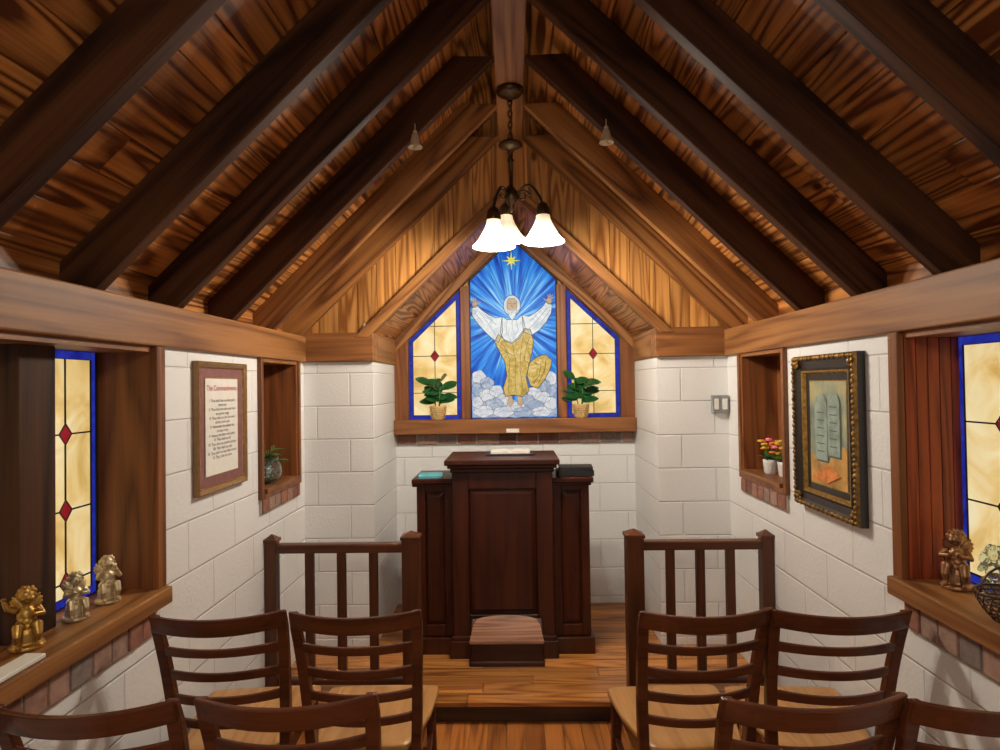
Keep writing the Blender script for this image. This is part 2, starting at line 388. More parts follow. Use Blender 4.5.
# ceiling
ceil = empty("ceiling")
mb = MB()
ca = 1/math.sqrt(1+SL*SL)
for s in (-1, 1):
    x = 0.0; w = 0.135*ca
    while x < 1.62:
        x2 = x+w; ys = YN-random.random()*2
        while ys < YS+0.05:
            L = 1.8+random.random()*1.8; a = max(ys, YN); b_ = min(ys+L, YS+0.05)
            if b_ > a:
                g = 0.002
                p = [(s*(x+g), zd(x+g)), (s*(x2-g), zd(x2-g)), (s*(x2-g), zd(x2-g)+0.03), (s*(x+g), zd(x+g)+0.03)]
                if s < 0: p = p[::-1]
                mb.prismY(p, a+0.001, b_-0.001)
            ys += L
        x = x2
mb.obj("decking", [M_deck], parent=ceil, bevel=0.003)
mb = MB()
for s in (-1, 1):
    p = [(0, zd(0)+0.032), (s*1.65, zd(1.65)+0.032), (s*1.65, zd(1.65)+0.08), (0, zd(0)+0.08)]
    mb.prismY(p, YN, YS+0.1)
mb.obj("roof_underlay", [M_ink], parent=ceil)
mb = MB()
for s in (-1, 1):
    x = 0.0; w = 0.12*ca
    while x < NW+0.06:
        x2 = x+w; g = 0.001
        p = [(s*(x+g), zo(x+g)), (s*(x2-g), zo(x2-g)), (s*(x2-g), zo(x2-g)+0.03), (s*(x+g), zo(x+g)+0.03)]
        mb.prismY(p, YS+0.031, YB+0.02)
        x = x2
mb.obj("niche_soffit", [M_deck], parent=ceil, bevel=0.002)
ang = math.atan(SL)
def rafter(name, y, s, thick, mat, x0=0.065, x1=1.40, zf=zb, depth=0.19):
    L = (x1-x0)/ca; mbr = MB()
    d = depth*ca; c = depth*sin(ang)
    mbr.add([(0,0,0),(L,0,0),(L,thick,0),(0,thick,0),(c,0,d),(L+c,0,d),(L+c,thick,d),(c,thick,d)],
            [(0,3,2,1),(4,5,6,7),(0,1,5,4),(1,2,6,5),(2,3,7,6),(3,0,4,7)])
    o = mbr.obj(name, [mat], parent=ceil, bevel=0.004)
    if s > 0:
        Mx = Matrix.Translation((x0, y, zf(x0))) @ Matrix.Rotation(ang, 4, 'Y')
    else:
        Mx = Matrix.Translation((-x0, y+thick, zf(x0))) @ Matrix.Rotation(pi, 4, 'Z') @ Matrix.Rotation(ang, 4, 'Y')
    o.matrix_world = Mx
    return o
ry = [-0.5, -0.03, 0.44, 0.91, 1.38, 1.86, 2.32, 2.78, 3.26]
for i, y in enumerate(ry):
    for s in (-1, 1):
        rafter("rafter_%d_%s" % (i, 'l' if s < 0 else 'r'), y, s, 0.05, M_raftLit if y > 3.1 else M_raft)  # rafters past the chandelier get the lit tone, the rest the shaded one
for s in (-1, 1):
    rafter("gable_rafter_%s" % ('l' if s < 0 else 'r'), YS-0.06, s, 0.058, M_raftLit)
    rafter("niche_rafter_%s" % ('l' if s < 0 else 'r'), YS-0.035, s, 0.065, M_raftLit, x0=0.0, x1=NW+0.02, zf=lambda q: zo(q)-0.012, depth=0.085)
    rafter("niche_back_rafter_%s" % ('l' if s < 0 else 'r'), YB-0.06, s, 0.06, M_raftLit, x0=0.0, x1=NW, zf=lambda q: zo(q)-0.095, depth=0.095)
mb = MB(); mb.box(-0.07, 0.07, YN, YS-0.001, 3.15, 3.36); mb.obj("ridge_beam", [M_beamY], parent=ceil, bevel=0.006)
mb = MB()
for s in (-1, 1): mb.box(s*1.385, s*1.42, YN, YS, PT-0.01, zd(1.40)+0.02)
mb.obj("blocking", [M_deck], parent=ceil)

def brick_row(name, mapf, u0, u1, z0, z1, bw=0.10):
    mb = MB(); u = u0
    while u < u1-0.01:
        w = min(bw*(0.9+random.random()*0.2), u1-u); d = random.random()*0.006
        a = mapf(u+0.005, 0.0); b_ = mapf(u+w-0.005, 0.016+d)
        mb.box(a[0], b_[0], a[1], b_[1], z0+0.005+random.random()*0.003, z1-0.003, 0)
        u += w
    a = mapf(u0, -0.002); b_ = mapf(u1, 0.012)
    mb.box(a[0], b_[0], a[1], b_[1], z0, z1, 1)
    mb.obj(name, [M_brick, M_mortar], bevel=0.003)
brick_row("trim_brick_back", lambda u, d: (u, YB-d), -NW+0.005, NW-0.005, 1.245, 1.325, 0.145)
brick_row("trim_brick_window_left", lambda u, d: (-W+d, u), 0.9, LWin[1]-0.03, 0.815, 0.909, 0.085)
brick_row("trim_brick_window_right", lambda u, d: (W-d, u), 0.9, RWin[1]-0.02, 0.86, 0.954, 0.085)
brick_row("trim_brick_niche_left", lambda u, d: (-W+d, u), LN[0]-0.02, LN[1]+0.02, 1.04, 1.115, 0.085)
brick_row("trim_brick_niche_right", lambda u, d: (W-d, u), RN[0]-0.02, RN[1]+0.02, 1.055, 1.133, 0.085)

# ---------------------------------------------------------------- side windows
def diamond(mb, mp, u, v, ru, rv, mat, d):
    pts = [mp(u-ru, v, d), mp(u, v-rv, d), mp(u+ru, v, d), mp(u, v+rv, d)]
    mb.add(pts, [(0,1,2,3)], mat)
def side_window(name, s, op, panes, post):
    y0, y1, z0, z1 = op; root = empty(name)
    mb = MB()
    mb.box(s*(W-0.015), s*WO, y1-0.022, y1, z0, z1, 0)
    mb.box(s*(W-0.015), s*WO, y0, y0+0.022, z0, z1, 0)
    if s > 0:
        for k in range(5):
            xx = W+0.004+0.038*k; mb.box(xx, xx+0.036, y1-0.028, y1-0.022, z0+0.03, z1-0.02, 0)
    mb.obj("jambs", [M_redZ if s > 0 else M_trimZ], parent=root, bevel=0.002)
    mb = MB(); mb.box(s*(W-0.02), s*(W+0.0), y1-0.002, y1+0.024, z0-0.01, z1)
    mb.box(s*(W-0.022), s*(W+0.0), y1-0.03, y1-0.002, z0, z1)
    mb.obj("casing", [M_trimZ], parent=root, bevel=0.003)
    mb = MB(); mb.box(s*(W-0.045), s*WO, y0, y1+0.02, z0-0.03, z0+0.03)
    mb.obj("sill", [M_beamY], parent=root, bevel=0.006)
    mb = MB(); mb.box(s*W, s*WO, y0, y1, z1-0.02, z1); mb.obj("head", [M_trimY], parent=root)
    gx = W+(0.180 if s > 0 else 0.195)
    mb = MB(); mb.box(s*(gx+0.002), s*(gx+0.012), y0, y1, z0, z1); mb.obj("backing", [M_ink], parent=root)
    mp = lambda u, v, d: (s*(gx-d), u, v)
    mb = MB(); ml = MB()
    for (a, b_) in panes:
        va, vb = z0+0.03, z1-0.02
        def rect(u0, u1, v0, v1, mat, d): mb.add([mp(u0,v0,d), mp(u1,v0,d), mp(u1,v1,d), mp(u0,v1,d)], [(0,1,2,3)], mat)
        rect(a, b_, va, vb, 1, 0.0); bw = 0.028
        rect(a+bw, b_-bw, va+bw, vb-bw, 0, 0.001)
        c = (a+b_)/2
        ds = [1.28, 1.53, 1.045]
        for q in ds: diamond(mb, mp, c, q, 0.028, 0.035, 2, 0.003)
        prev = [va+bw]+sorted(ds)+[vb-bw]
        for p, q in zip(prev[:-1], prev[1:]):
            lo = p+(0.035 if p in ds else 0); hi = q-(0.035 if q in ds else 0)
            ml.tube([mp(c, lo, 0.003), mp(c, hi, 0.003)], 0.003, 6)
        for q in ds:
            ml.tube([mp(a+bw, q, 0.003), mp(c-0.028, q, 0.003)], 0.003, 6); ml.tube([mp(c+0.028, q, 0.003), mp(b_-bw, q, 0.003)], 0.003, 6)
            dd = [mp(c-0.028,q,0.004), mp(c,q-0.035,0.004), mp(c+0.028,q,0.004), mp(c,q+0.035,0.004)]
            ml.tube(dd, 0.0025, 6, closed=True)
        for (i0, i1) in ((0, 0.0), (bw, bw)):
            ml.tube([mp(a+i0,va+i0,0.003), mp(b_-i0,va+i0,0.003), mp(b_-i0,vb-i0,0.003), mp(a+i0,vb-i0,0.003)], 0.003, 6, closed=True)
    mb.obj("glass", [G_amber, G_blue, G_red], parent=root); ml.obj("lead", [M_lead], parent=root)
    mb = MB()
    for (a, b_, dep) in post: mb.box(s*(gx-dep), s*(gx+0.01), a, b_, z0+0.03, z1)
    mb.obj("mullion", [M_darkZ], parent=root, bevel=0.004)
side_window("window_1", -1, LWin, [(1.85, 2.15), (1.37, 1.68)], [(1.69, 1.83, 0.10), (1.22, 1.355, 0.10)])
side_window("window_2", 1, RWin, [(1.70, 2.07), (1.25, 1.56)], [(1.57, 1.69, 0.06), (1.1, 1.24, 0.06)])

def niche(name, s, op):
    y0, y1, z0, z1 = op; root = empty(name); mb = MB()
    mb.box(s*(W-0.012), s*(W+0.19), y0, y0+0.02, z0, z1); mb.box(s*(W-0.012), s*(W+0.19), y1-0.02, y1, z0, z1)
    mb.box(s*(W+0.18), s*(W+0.2), y0+0.02, y1-0.02, z0+0.02, z1-0.02)
    mb.obj("lining", [M_trimZ], parent=root, bevel=0.002)
    mb = MB()
    mb.box(s*(W-0.03), s*(W+0.19), y0+0.02, y1-0.02, z0, z0+0.022); mb.box(s*(W-0.012), s*(W+0.19), y0+0.02, y1-0.02, z1-0.02, z1)
    mb.obj("shelf_boards", [M_trimY], parent=root, bevel=0.002)
    mb = MB(); xs0, xs1 = s*(W-0.022), s*W
    mb.box(xs0, xs1, y0-0.03, y0, z0-0.025, z1); mb.box(xs0, xs1, y1, y1+0.03, z0-0.025, z1)
    mb.box(xs0, xs1, y0, y1, z0-0.025, z0+0.0)
    mb.obj("casing", [M_trimZ], parent=root, bevel=0.003)
niche("wall_niche_left", -1, LN); niche("wall_niche_right", 1, RN)

# ---------------------------------------------------------------- altar window
GY = YB-0.012
def P(px, py, d=0.0): return ((px-514)/138.8, GY-d, 1.67+(385-py)/138.8)
def zw(x): return 2.0+0.95*(0.756-abs(x))
win = empty("window_3")
mb = MB()
zb0 = 1.43
cp = [(-0.31, zb0), (0.31, zb0), (0.31, zw(0.31)), (0, zw(0)), (-0.31, zw(0.31))]
mb.add([(p[0], GY, p[1]) for p in cp], [tuple(range(5))], 0)
ml = MB(); ml.tube([(p[0], GY-0.004, p[1]) for p in cp], 0.006, 6, closed=True)
def inset(poly, d):
    n = len(poly); out = []
    for i in range(n):
        a, b_, c = Vector(poly[i-1]), Vector(poly[i]), Vector(poly[(i+1) % n])
        e1 = (b_-a).normalized(); e2 = (c-b_).normalized()
        n1 = Vector((-e1.y, e1.x)); n2 = Vector((-e2.y, e2.x))
        k = d/(1+n1.dot(n2)); out.append(tuple(b_+(n1+n2)*k))
    return out
for s in (-1, 1):
    sp_ = [(0.38, zb0), (0.756, zb0), (0.756, zw(0.756)), (0.38, zw(0.38))]
    inn = inset(sp_, 0.03)
    f = lambda pl, d: [(s*p[0], GY-d, p[1]) for p in pl]
    mb.add(f(sp_, 0), [tuple(range(4))], 2); mb.add(f(inn, 0.001), [tuple(range(4))], 1)
    ml.tube(f(sp_, 0.003), 0.004, 6, closed=True); ml.tube(f(inn, 0.003), 0.003, 6, closed=True)
    cx = 0.568; q = 1.885
    dm = [(cx-0.030, q), (cx, q-0.042), (cx+0.030, q), (cx, q+0.042)]
    mb.add(f(dm, 0.003), [(0,1,2,3)], 3); ml.tube(f(dm, 0.004), 0.003, 6, closed=True)
    for a, b_ in (((cx, zb0+0.03), (cx, q-0.042)), ((cx, q+0.042), (cx, zw(cx)-0.035)), ((0.41, q), (cx-0.030, q)), ((cx+0.030, q), (0.726, q)), ((0.41, 1.62), (0.726, 1.62)), ((0.41, 2.1), (0.60, 2.1))):
        ml.tube(f([a, b_], 0.003), 0.0028, 6)
def ellp(cx, cy, rx, ry, n=18): return [(cx+rx*cos(2*pi*k/n), cy+ry*sin(2*pi*k/n)) for k in range(n)]
mt2 = MB()
def shape(px, mat, d, lead=0.0026, fill=True, thin=False):
    pts = [P(a, b_, d) for a, b_ in px]
    if fill: mb.add(pts, [tuple(range(len(pts)))], mat)
    if lead: (mt2 if thin else ml).tube([P(a, b_, d+0.0005) for a, b_ in px], lead, 6, closed=True)
def line(px, r=0.002, d=0.008, thin=False): (mt2 if thin else ml).tube([P(a, b_, d) for a, b_ in px], r, 6)
shape([(472,417),(472,380),(486,380),(500,392),(520,404),(540,392),(556,380),(556,417)], 9, 0.002, 0)
puffs = [(479,377,7,7,0),(487,383,7,6,1),(551,379,5.5,7,0),(543,386,7,6,1),(477,389,5.5,7,1),(496,391,7,6,0),(534,393,7,6,0),(551,392,5,6,1),
         (487,395,8,6,0),(503,400,8,6,0),(527,400,7,5.5,1),(542,398,8,6,0),(477,402,5.5,6,0),(494,404,9,6,1),(515,407,9,5,0),(535,406,8,6,1),(550,404,6,7,0),
         (483,411,10,6,0),(503,412,10,5.5,0),(523,412,10,4.8,1),(541,412,10,5,0)]
for i, (cx, cy, rx, ry, m_) in enumerate(puffs):
    pts = []
    for k in range(24):
        a = 2*pi*k/24; q = 1+0.07*cos(5*a+i); pts.append((max(472, min(556, cx+rx*q*cos(a))), min(417.3, cy+ry*q*sin(a))))
    shape(pts, 4 if m_ == 0 else 9, 0.0022+0.00010*i, 0.0013, thin=True)
    line([(max(473,cx-rx*0.5), cy+ry*0.1), (cx-rx*0.1, cy-ry*0.35), (min(555,cx+rx*0.45), cy-ry*0.15)], 0.0009, 0.0050, thin=True)
for k in range(26):
    a = 2*pi*k/26+0.07; d0 = Vector((sin(a), -cos(a))); c0 = Vector((513, 322))
    r = 24
    st = c0+d0*r
    while 472.5 < (c0+d0*r).x < 555.5 and (c0+d0*r).y < 372 and r < 110:
        q = c0+d0*r; X, Y_, Z = P(q.x, q.y)
        if Z > zw(X)-0.015: break
        r += 1
    if r > 26: line([tuple(st), tuple(c0+d0*r)], 0.0016, 0.003)
star = []
for k in range(16):
    a = 2*pi*k/16; r = (10 if k % 4 == 0 else 7) if k % 2 == 0 else 2.8
    star.append((513+r*sin(a), 261-r*cos(a)))
shape(star, 7, 0.004, 0.0012)
shape([(529,364),(536,358),(545,355),(552,361),(550,370),(544,381),(537,389),(530,386),(527,376)], 6, 0.006)
line([(534,363),(541,366),(539,376),(533,384)]); line([(546,360),(545,370),(539,382)])
shape([(499,334),(505,340),(512,343),(519,338),(525,329),(531,330),(534,342),(532,354),(529,366),(526,378),(529,391),(522,397),(513,395),(505,397),(503,388),(507,376),(505,362),(499,350),(495,342)], 6, 0.007, 0.0026)
for l in ([(504,345),(510,360),(509,378),(508,394)], [(513,345),(516,362),(515,380),(516,394)], [(524,336),(521,352),(520,370),(523,392)], [(530,338),(526,350),(524,364)], [(499,345),(506,352),(514,356)]):
    line(l, 0.0014, 0.010)
shape([(503,317),(497,318),(490,315),(483,310),(478,305),(473,308),(473,315),(478,323),(485,331),(492,338),(499,343),(503,333)], 5, 0.007, 0.0024)
shape([(523,316),(530,317),(537,313),(543,308),(547,303),(553,306),(552,314),(547,323),(540,331),(532,336),(524,332)], 5, 0.007, 0.0024)
shape([(503,317),(508,320),(518,320),(523,316),(526,329),(520,339),(512,344),(505,341),(501,333)], 5, 0.008, 0.0024)
for l in ([(480,311),(488,322),(497,336)], [(476,313),(484,323)], [(486,314),(497,325)], [(548,309),(539,320),(529,330)], [(551,311),(542,323)], [(542,311),(531,322)], [(508,321),(507,332),(512,342)], [(517,321),(519,330),(513,340)], [(513,321),(513,330)]):
    line(l, 0.0013, 0.010, thin=True)
for hx, hy, sx in ((476,304,-1), (550,302,1)):
    shape(ellp(hx, hy, 2.8, 3.4), 8, 0.009, 0.0012)
    for j in range(4):
        a = math.radians(-28+19*j)+sx*0.35; L = (3.4, 4.2, 4.0, 3.1)[j]
        if hx+sin(a)*(3+L) < 472: a = -0.5
        p0 = P(hx+sin(a)*2, hy-cos(a)*2, 0.010); p1 = P(hx+sin(a)*(3+L), hy-cos(a)*(3+L), 0.010)
        mb.tube([p0, p1], [0.005, 0.0038], 6, mat=8)
    mb.tube([P(hx-sx*2, hy, 0.010), P(hx-sx*5.5, hy-2.5, 0.010)], [0.005, 0.004], 6, mat=8)
shape(ellp(513, 306, 8.6, 10.5), 4, 0.009, 0.0022)
shape([(508,302),(510,299),(516,299),(518,302),(518,308),(516,312),(513,314),(510,312),(508,308)], 8, 0.011, 0.0012)
shape([(508.5,309.5),(511,311),(513,310),(515,311),(517.5,309.5),(516.5,316),(513,321),(509.5,316)], 5, 0.013, 0.0014)
for l in ([(509.5,304),(512,304)], [(514.5,304),(517,304)], [(513,304),(512.6,307.5),(514,308)], [(511.5,312.5),(515,312.5)]):
    line(l, 0.0012, 0.015)
shape([(508,396),(512,396),(513,403),(510,407),(507,404)], 8, 0.007, 0.0014)
shape([(517,396),(521,396),(523,402),(521,407),(517,404)], 8, 0.007, 0.0014)
mb.obj("glass", [G_ray, G_amber, G_blue, G_red, G_cl1, G_white, G_gold, G_star, G_skin, G_cl2], parent=win)
ml.obj("lead", [M_lead], parent=win); mt2.obj("trace_lines", [M_leadthin], parent=win)
mb = MB()
for s in (-1, 1):
    mb.box(s*0.312, s*0.378, GY-0.035, GY, 1.43, zw(0.378)+0.02)
    mb.box(s*0.757, s*(NW-0.001), GY-0.035, GY+0.01, 1.33, 2.0)
mb.obj("mullions", [M_trimZ], parent=win, bevel=0.003)
mb = MB(); mb.box(-NW+0.002, NW-0.002, YB-0.10, YB+0.02, 1.328, 1.43); mb.obj("sill", [M_trimX], parent=win, bevel=0.005)
mb = MB(); mb.box(-0.06, 0.03, YB-0.104, YB-0.101, 1.335, 1.362); mb.obj("brass_label", [M_paper], parent=win)

# ---------------------------------------------------------------- pulpit
PX = -0.078
pul = empty("pulpit", (PX, 3.58, PZ))
mb = MB()
def panel_front(mb, x0, x1, z0, z1, y, depth=0.012, fr=0.05, mat=0):
    mb.box(x0, x0+fr, y, y+0.02, z0, z1, mat); mb.box(x1-fr, x1, y, y+0.02, z0, z1, mat)
    mb.box(x0+fr, x1-fr, y, y+0.02, z0, z0+fr*1.3, mat); mb.box(x0+fr, x1-fr, y, y+0.02, z1-fr, z1, mat)
    a, b_, c, d = x0+fr, x1-fr, z0+fr*1.3, z1-fr; i = 0.03
    mb.box(a, b_, y+depth+0.004, y+0.025, c, d, mat)
    mb.add([(a+.004,y+depth+.003,c+.004),(b_-.004,y+depth+.003,c+.004),(b_-.004,y+depth+.003,d-.004),(a+.004,y+depth+.003,d-.004),
            (a+i,y+.004,c+i),(b_-i,y+.004,c+i),(b_-i,y+.004,d-i),(a+i,y+.004,d-i)],
           [(4,5,6,7),(0,1,5,4),(1,2,6,5),(2,3,7,6),(3,0,4,7)], mat)
mb.box(-0.28, 0.28, 0.022, 0.42, 0.10, 1.06)
panel_front(mb, -0.29, 0.29, 0.12, 1.06, 0.0, fr=0.095)
mb.box(-0.31, 0.31, -0.02, 0.43, 0, 0.10); mb.box(-0.30, 0.30, -0.012, 0.425, 0.10, 0.125)
for s in (-1, 1):
    x0, x1 = (0.292, 0.505) if s > 0 else (-0.505, -0.292)
    mb.box(x0, x1, 0.082, 0.38, 0.08, 0.99)
    panel_front(mb, x0, x1, 0.10, 0.99, 0.06, fr=0.05)
    mb.box(x0-(0.02 if s < 0 else 0), x1+(0.02 if s > 0 else 0), 0.04, 0.39, 0, 0.095)
mb.obj("body", [M_mah], parent=pul, bevel=0.004)
mb = MB()
for s in (-1, 1):
    x0, x1 = (0.292, 0.53) if s > 0 else (-0.53, -0.292)
    mb.box(x0, x1, 0.03, 0.41, 0.99, 1.02); mb.box(x0, x1-(0.012 if s > 0 else 0), 0.045, 0.40, 0.972, 0.99)
mb.box(-0.30, 0.30, -0.012, 0.43, 1.06, 1.085)
mb.box(-0.315, 0.315, -0.028, 0.44, 1.085, 1.105)
mb.add([(-0.33,-0.045,1.105),(0.33,-0.045,1.105),(0.33,0.45,1.105),(-0.33,0.45,1.105),(-0.33,-0.045,1.135),(0.33,-0.045,1.135),(0.33,0.45,1.135),(-0.33,0.45,1.135)],
       [(0,3,2,1),(4,5,6,7),(0,1,5,4),(1,2,6,5),(2,3,7,6),(3,0,4,7)])
mb.obj("mouldings_and_tops", [M_mahX], parent=pul, bevel=0.006)
kn = empty("kneeling_stool", (PX+0.015, 3.468, PZ))
mb = MB(); w = 0.20
mb.add([(-w,0,0),(w,0,0),(w,0.085,0),(-w,0.085,0),(-w,0,0.14),(w,0,0.14),(w,0.085,0.235),(-w,0.085,0.235)],
       [(0,3,2,1),(4,5,6,7),(0,1,5,4),(1,2,6,5),(2,3,7,6),(3,0,4,7)])
mb.box(-w-0.010, w+0.010, -0.008, 0.085, 0, 0.028); mb.obj("box", [M_mahX], parent=kn, bevel=0.005)
mb = MB()
ol = [(-w-.008, -0.014), (w+.008, -0.014)]
for k in range(9):
    a = pi*k/8; ol.append((0.185*cos(a)*(1 if abs(cos(a)) < 0.99 else 1.03), 0.050+0.034*sin(a)**0.6 if 0 < k < 8 else 0.045))
zl = lambda y: 0.14+(y)*1.12
n = len(ol)
mb.add([(p[0], p[1], zl(p[1])+0.002) for p in ol]+[(p[0], p[1], zl(p[1])+0.020) for p in ol],
       [tuple(range(n-1, -1, -1)), tuple(range(n, 2*n))]+[(i, (i+1) % n, (i+1) % n+n, i+n) for i in range(n)])
mb.obj("lid", [M_lid], parent=kn, bevel=0.004)

def book(name, loc, sx, sy, sz, cover, rotz=0.0):
    r = empty(name, loc, rotz); mb = MB()
    mb.box(-sx/2, sx/2, -sy/2, sy/2, 0, 0.004); mb.box(-sx/2, sx/2, -sy/2, sy/2, sz-0.004, sz); mb.box(-sx/2, -sx/2+0.006, -sy/2, sy/2, 0.004, sz-0.004)
    if cover is M_black: mb.box(-sx/2, sx/2, -sy/2, -sy/2+0.004, 0.004, sz-0.004)
    mb.obj("cover", [cover], parent=r, bevel=0.0015)
    mb = MB(); mb.box(-sx/2+0.006, sx/2-0.005, -sy/2+0.005, sy/2-0.005, 0.004, sz-0.004); mb.obj("pages", [M_paper], parent=r)
book("bible", (PX+0.430, 3.72, PZ+1.021), 0.21, 0.15, 0.034, M_black, 0.05)
book("hymnal", (PX+0.435, 3.72, PZ+1.0555), 0.20, 0.14, 0.020, M_black, -0.05)
book("leaflet_stack", (PX-0.43, 3.71, PZ+1.021), 0.14, 0.17, 0.014, M_teal, 0.1)
ob = empty("open_guest_book", (-0.03, 3.86, PZ+1.148)); mb = MB()
for s in (-1, 1):
    vs = []; n = 8
    for k in range(n+1):
        u = k/n; x = s*u*0.12; z = 0.012*sin(min(1, u*3)*pi/2)*(1-0.5*u)
        vs += [(x, -0.06, z), (x, 0.09, z), (x, -0.06, -0.005), (x, 0.09, -0.005)]
    fs = []
    for k in range(n):
        o = 4*k; fs += [(o, o+4, o+5, o+1), (o, o+2, o+6, o+4), (o+1, o+5, o+7, o+3)]
    fs.append((4*n, 4*n+2, 4*n+3, 4*n+1)); mb.add(vs, fs, 0)
mb.box(-0.15, 0.15, -0.10, 0.10, -0.012, -0.005, 1)
mb.obj("pages", [M_paper, M_black], parent=ob)

# ---------------------------------------------------------------- railings
def railing(name, xa, xb, y):
    r = empty(name, (0, y, PZ)); mb = MB()
    for x, w, h in ((xa, 0.085, 0.82), (xb, 0.058, 0.81)):
        mb.box(x-w/2, x+w/2, -w/2, w/2, 0, h-0.03)
        mb.box(x-w/2-0.006, x+w/2+0.006, -w/2-0.006, w/2+0.006, h-0.03, h-0.012)
        mb.add([(x-w/2,-w/2,h-.012),(x+w/2,-w/2,h-.012),(x+w/2,w/2,h-.012),(x-w/2,w/2,h-.012),(x,0,h+.012)], [(0,1,4),(1,2,4),(2,3,4),(3,0,4)])
    lo, hi = min(xa, xb)+0.03, max(xa, xb)-0.03
    n = 3
    for k in range(1, n+1):
        x = lo+(hi-lo)*k/(n+1); mb.box(x-0.021, x+0.021, -0.017, 0.017, 0.085, 0.73)
    mb.obj("posts_and_balusters", [M_rail], parent=r, bevel=0.003)
    mb = MB(); mb.box(lo, hi, -0.03, 0.03, 0.725, 0.770); mb.box(lo, hi, -0.02, 0.02, 0.06, 0.09)
    mb.obj("rails", [M_railX], parent=r, bevel=0.008)
railing("altar_railing", -0.535, -1.248, 3.15)
railing("altar_railing", 0.59, 1.248, 3.15)

# ---------------------------------------------------------------- chairs
def make_chair(x, yb, rot):
    r = empty("dining_chair", (x, yb+0.30, 0), rot)
    ZS = 1.03
    mb = MB()
    def spine(z):
        if z < 0.44: return -0.185-0.05*((0.44-z)/0.44)**1.5
        u = (z-0.44)/0.48; return -0.185-0.03*u-0.085*u*u
    def hwx(z): return 0.176+ (0.022*(z-0.44)/0.48 if z > 0.44 else 0.012*(0.44-z)/0.44)
    for s in (-1, 1):
        n = 16; vs = []; fs = []
        for i in range(n+1):
            z = 0.925*i/n; y = spine(z); xx = s*hwx(z)
            wx = 0.017; wy = 0.019 if z < 0.5 else 0.019-0.007*(z-0.5)/0.42
            if i == n: wx *= 0.8; wy *= 0.8
            vs += [(xx-wx,y-wy,z),(xx+wx,y-wy,z),(xx+wx,y+wy,z),(xx-wx,y+wy,z)]
        for i in range(n):
            for k in range(4):
                k2 = (k+1) % 4; fs.append((4*i+k, 4*i+k2, 4*i+4+k2, 4*i+4+k))
        fs += [(3,2,1,0), (4*n, 4*n+1, 4*n+2, 4*n+3)]
        mb.add(vs, fs, 0)
    def slat(zc, h, th, bow, crest=False):
        n = 16; vs = []; fs = []
        for i in range(n+1):
            t_ = -1+2*i/n; hw = hwx(zc)-(0.0 if crest else 0.008)
            y = spine(zc)-bow*(1-t_*t_)
            zt = zc+h/2+(0.008*abs(t_)**2 if crest else -0.004*(1-t_*t_)); z0 = zc-h/2+(0.010*(t_*t_) if crest else 0.0)
            dy = (spine(zt)-spine(z0))
            xx = t_*(hw+ (0.012 if crest else 0))
            vs += [(xx,y-th/2,z0),(xx,y+th/2,z0),(xx,y+th/2+dy,zt),(xx,y-th/2+dy,zt)]
        for i in range(n):
            for k in range(4):
                k2 = (k+1) % 4; fs.append((4*i+k, 4*i+4+k, 4*i+4+k2, 4*i+k2))
        fs += [(0,1,2,3), (4*n+3,4*n+2,4*n+1,4*n)]
        mb.add(vs, fs, 0)
    slat(0.892, 0.060, 0.018, 0.045, True)
    for z, h in ((0.800, 0.034), (0.715, 0.034), (0.630, 0.034), (0.548, 0.032)): slat(z, h, 0.014, 0.040)
    for s in (-1, 1):
        vs = []
        for z, w, o in ((0, 0.014, 0.195), (0.43, 0.020, 0.182)):
            y = 0.19; vs += [(s*o-w,y-w,z),(s*o+w,y-w,z),(s*o+w,y+w,z),(s*o-w,y+w,z)]
        mb.add(vs, [(3,2,1,0),(4,5,6,7),(0,1,5,4),(1,2,6,5),(2,3,7,6),(3,0,4,7)])
        for z in (0.17, 0.28):
            mb.box(s*0.187-0.009, s*0.187+0.009, -0.205, 0.185, z-0.012, z+0.012)
        mb.box(s*0.172-0.010, s*0.172+0.010, -0.17, 0.185, 0.375, 0.435)
    mb.box(-0.165, 0.165, 0.175, 0.195, 0.375, 0.435); mb.box(-0.165, 0.165, -0.195, -0.175, 0.375, 0.435)
    mb.box(-0.18, 0.18, 0.18, 0.198, 0.20, 0.225); mb.box(-0.18, 0.18, -0.205, -0.19, 0.22, 0.245)
    mb.v = [(p[0], p[1], p[2]*ZS) for p in mb.v]
    mb.obj("frame", [M_chair], parent=r, bevel=0.004)
    ms = MB(); nx, ny = 14, 14; vs = []; fs = []
    def outline(u, v):
        hw = 0.205+0.018*v-0.03*max(0, -v)
        y = 0.01+0.215*v
        cr = abs(u)**6*abs(v)**6
        return u*hw*(1-0.05*cr), y*(1-0.05*cr)
    for side in (0, 1):
        for j in range(ny+1):
            for i in range(nx+1):
                u, v = -1+2*i/nx, -1+2*j/ny; xx, yy = outline(u, v)
                if side == 0:
                    ed = max(abs(u), abs(v)); z = 0.458-0.012*max(0, 1-(abs(abs(u)-0.5)/0.5)**2)*(1-v*v)-0.006*(ed > 0.97)
                else: z = 0.432
                vs.append((xx, yy, z*ZS))
    K = (nx+1)*(ny+1)
    for j in range(ny):
        for i in range(nx):
            a = j*(nx+1)+i; fs.append((a, a+1, a+nx+2, a+nx+1)); fs.append((K+a, K+a+nx+1, K+a+nx+2, K+a+1))
    for i in range(nx):
        fs.append((i, K+i, K+i+1, i+1)); a = ny*(nx+1)+i; fs.append((a, a+1, K+a+1, K+a))
    for j in range(ny):
        a = j*(nx+1); fs.append((a, a+nx+1, K+a+nx+1, K+a)); a += nx; fs.append((a, K+a, K+a+nx+1, a+nx+1))
    ms.add(vs, fs, 0, True); ms.obj("seat", [M_seat], parent=r, bevel=0.006)
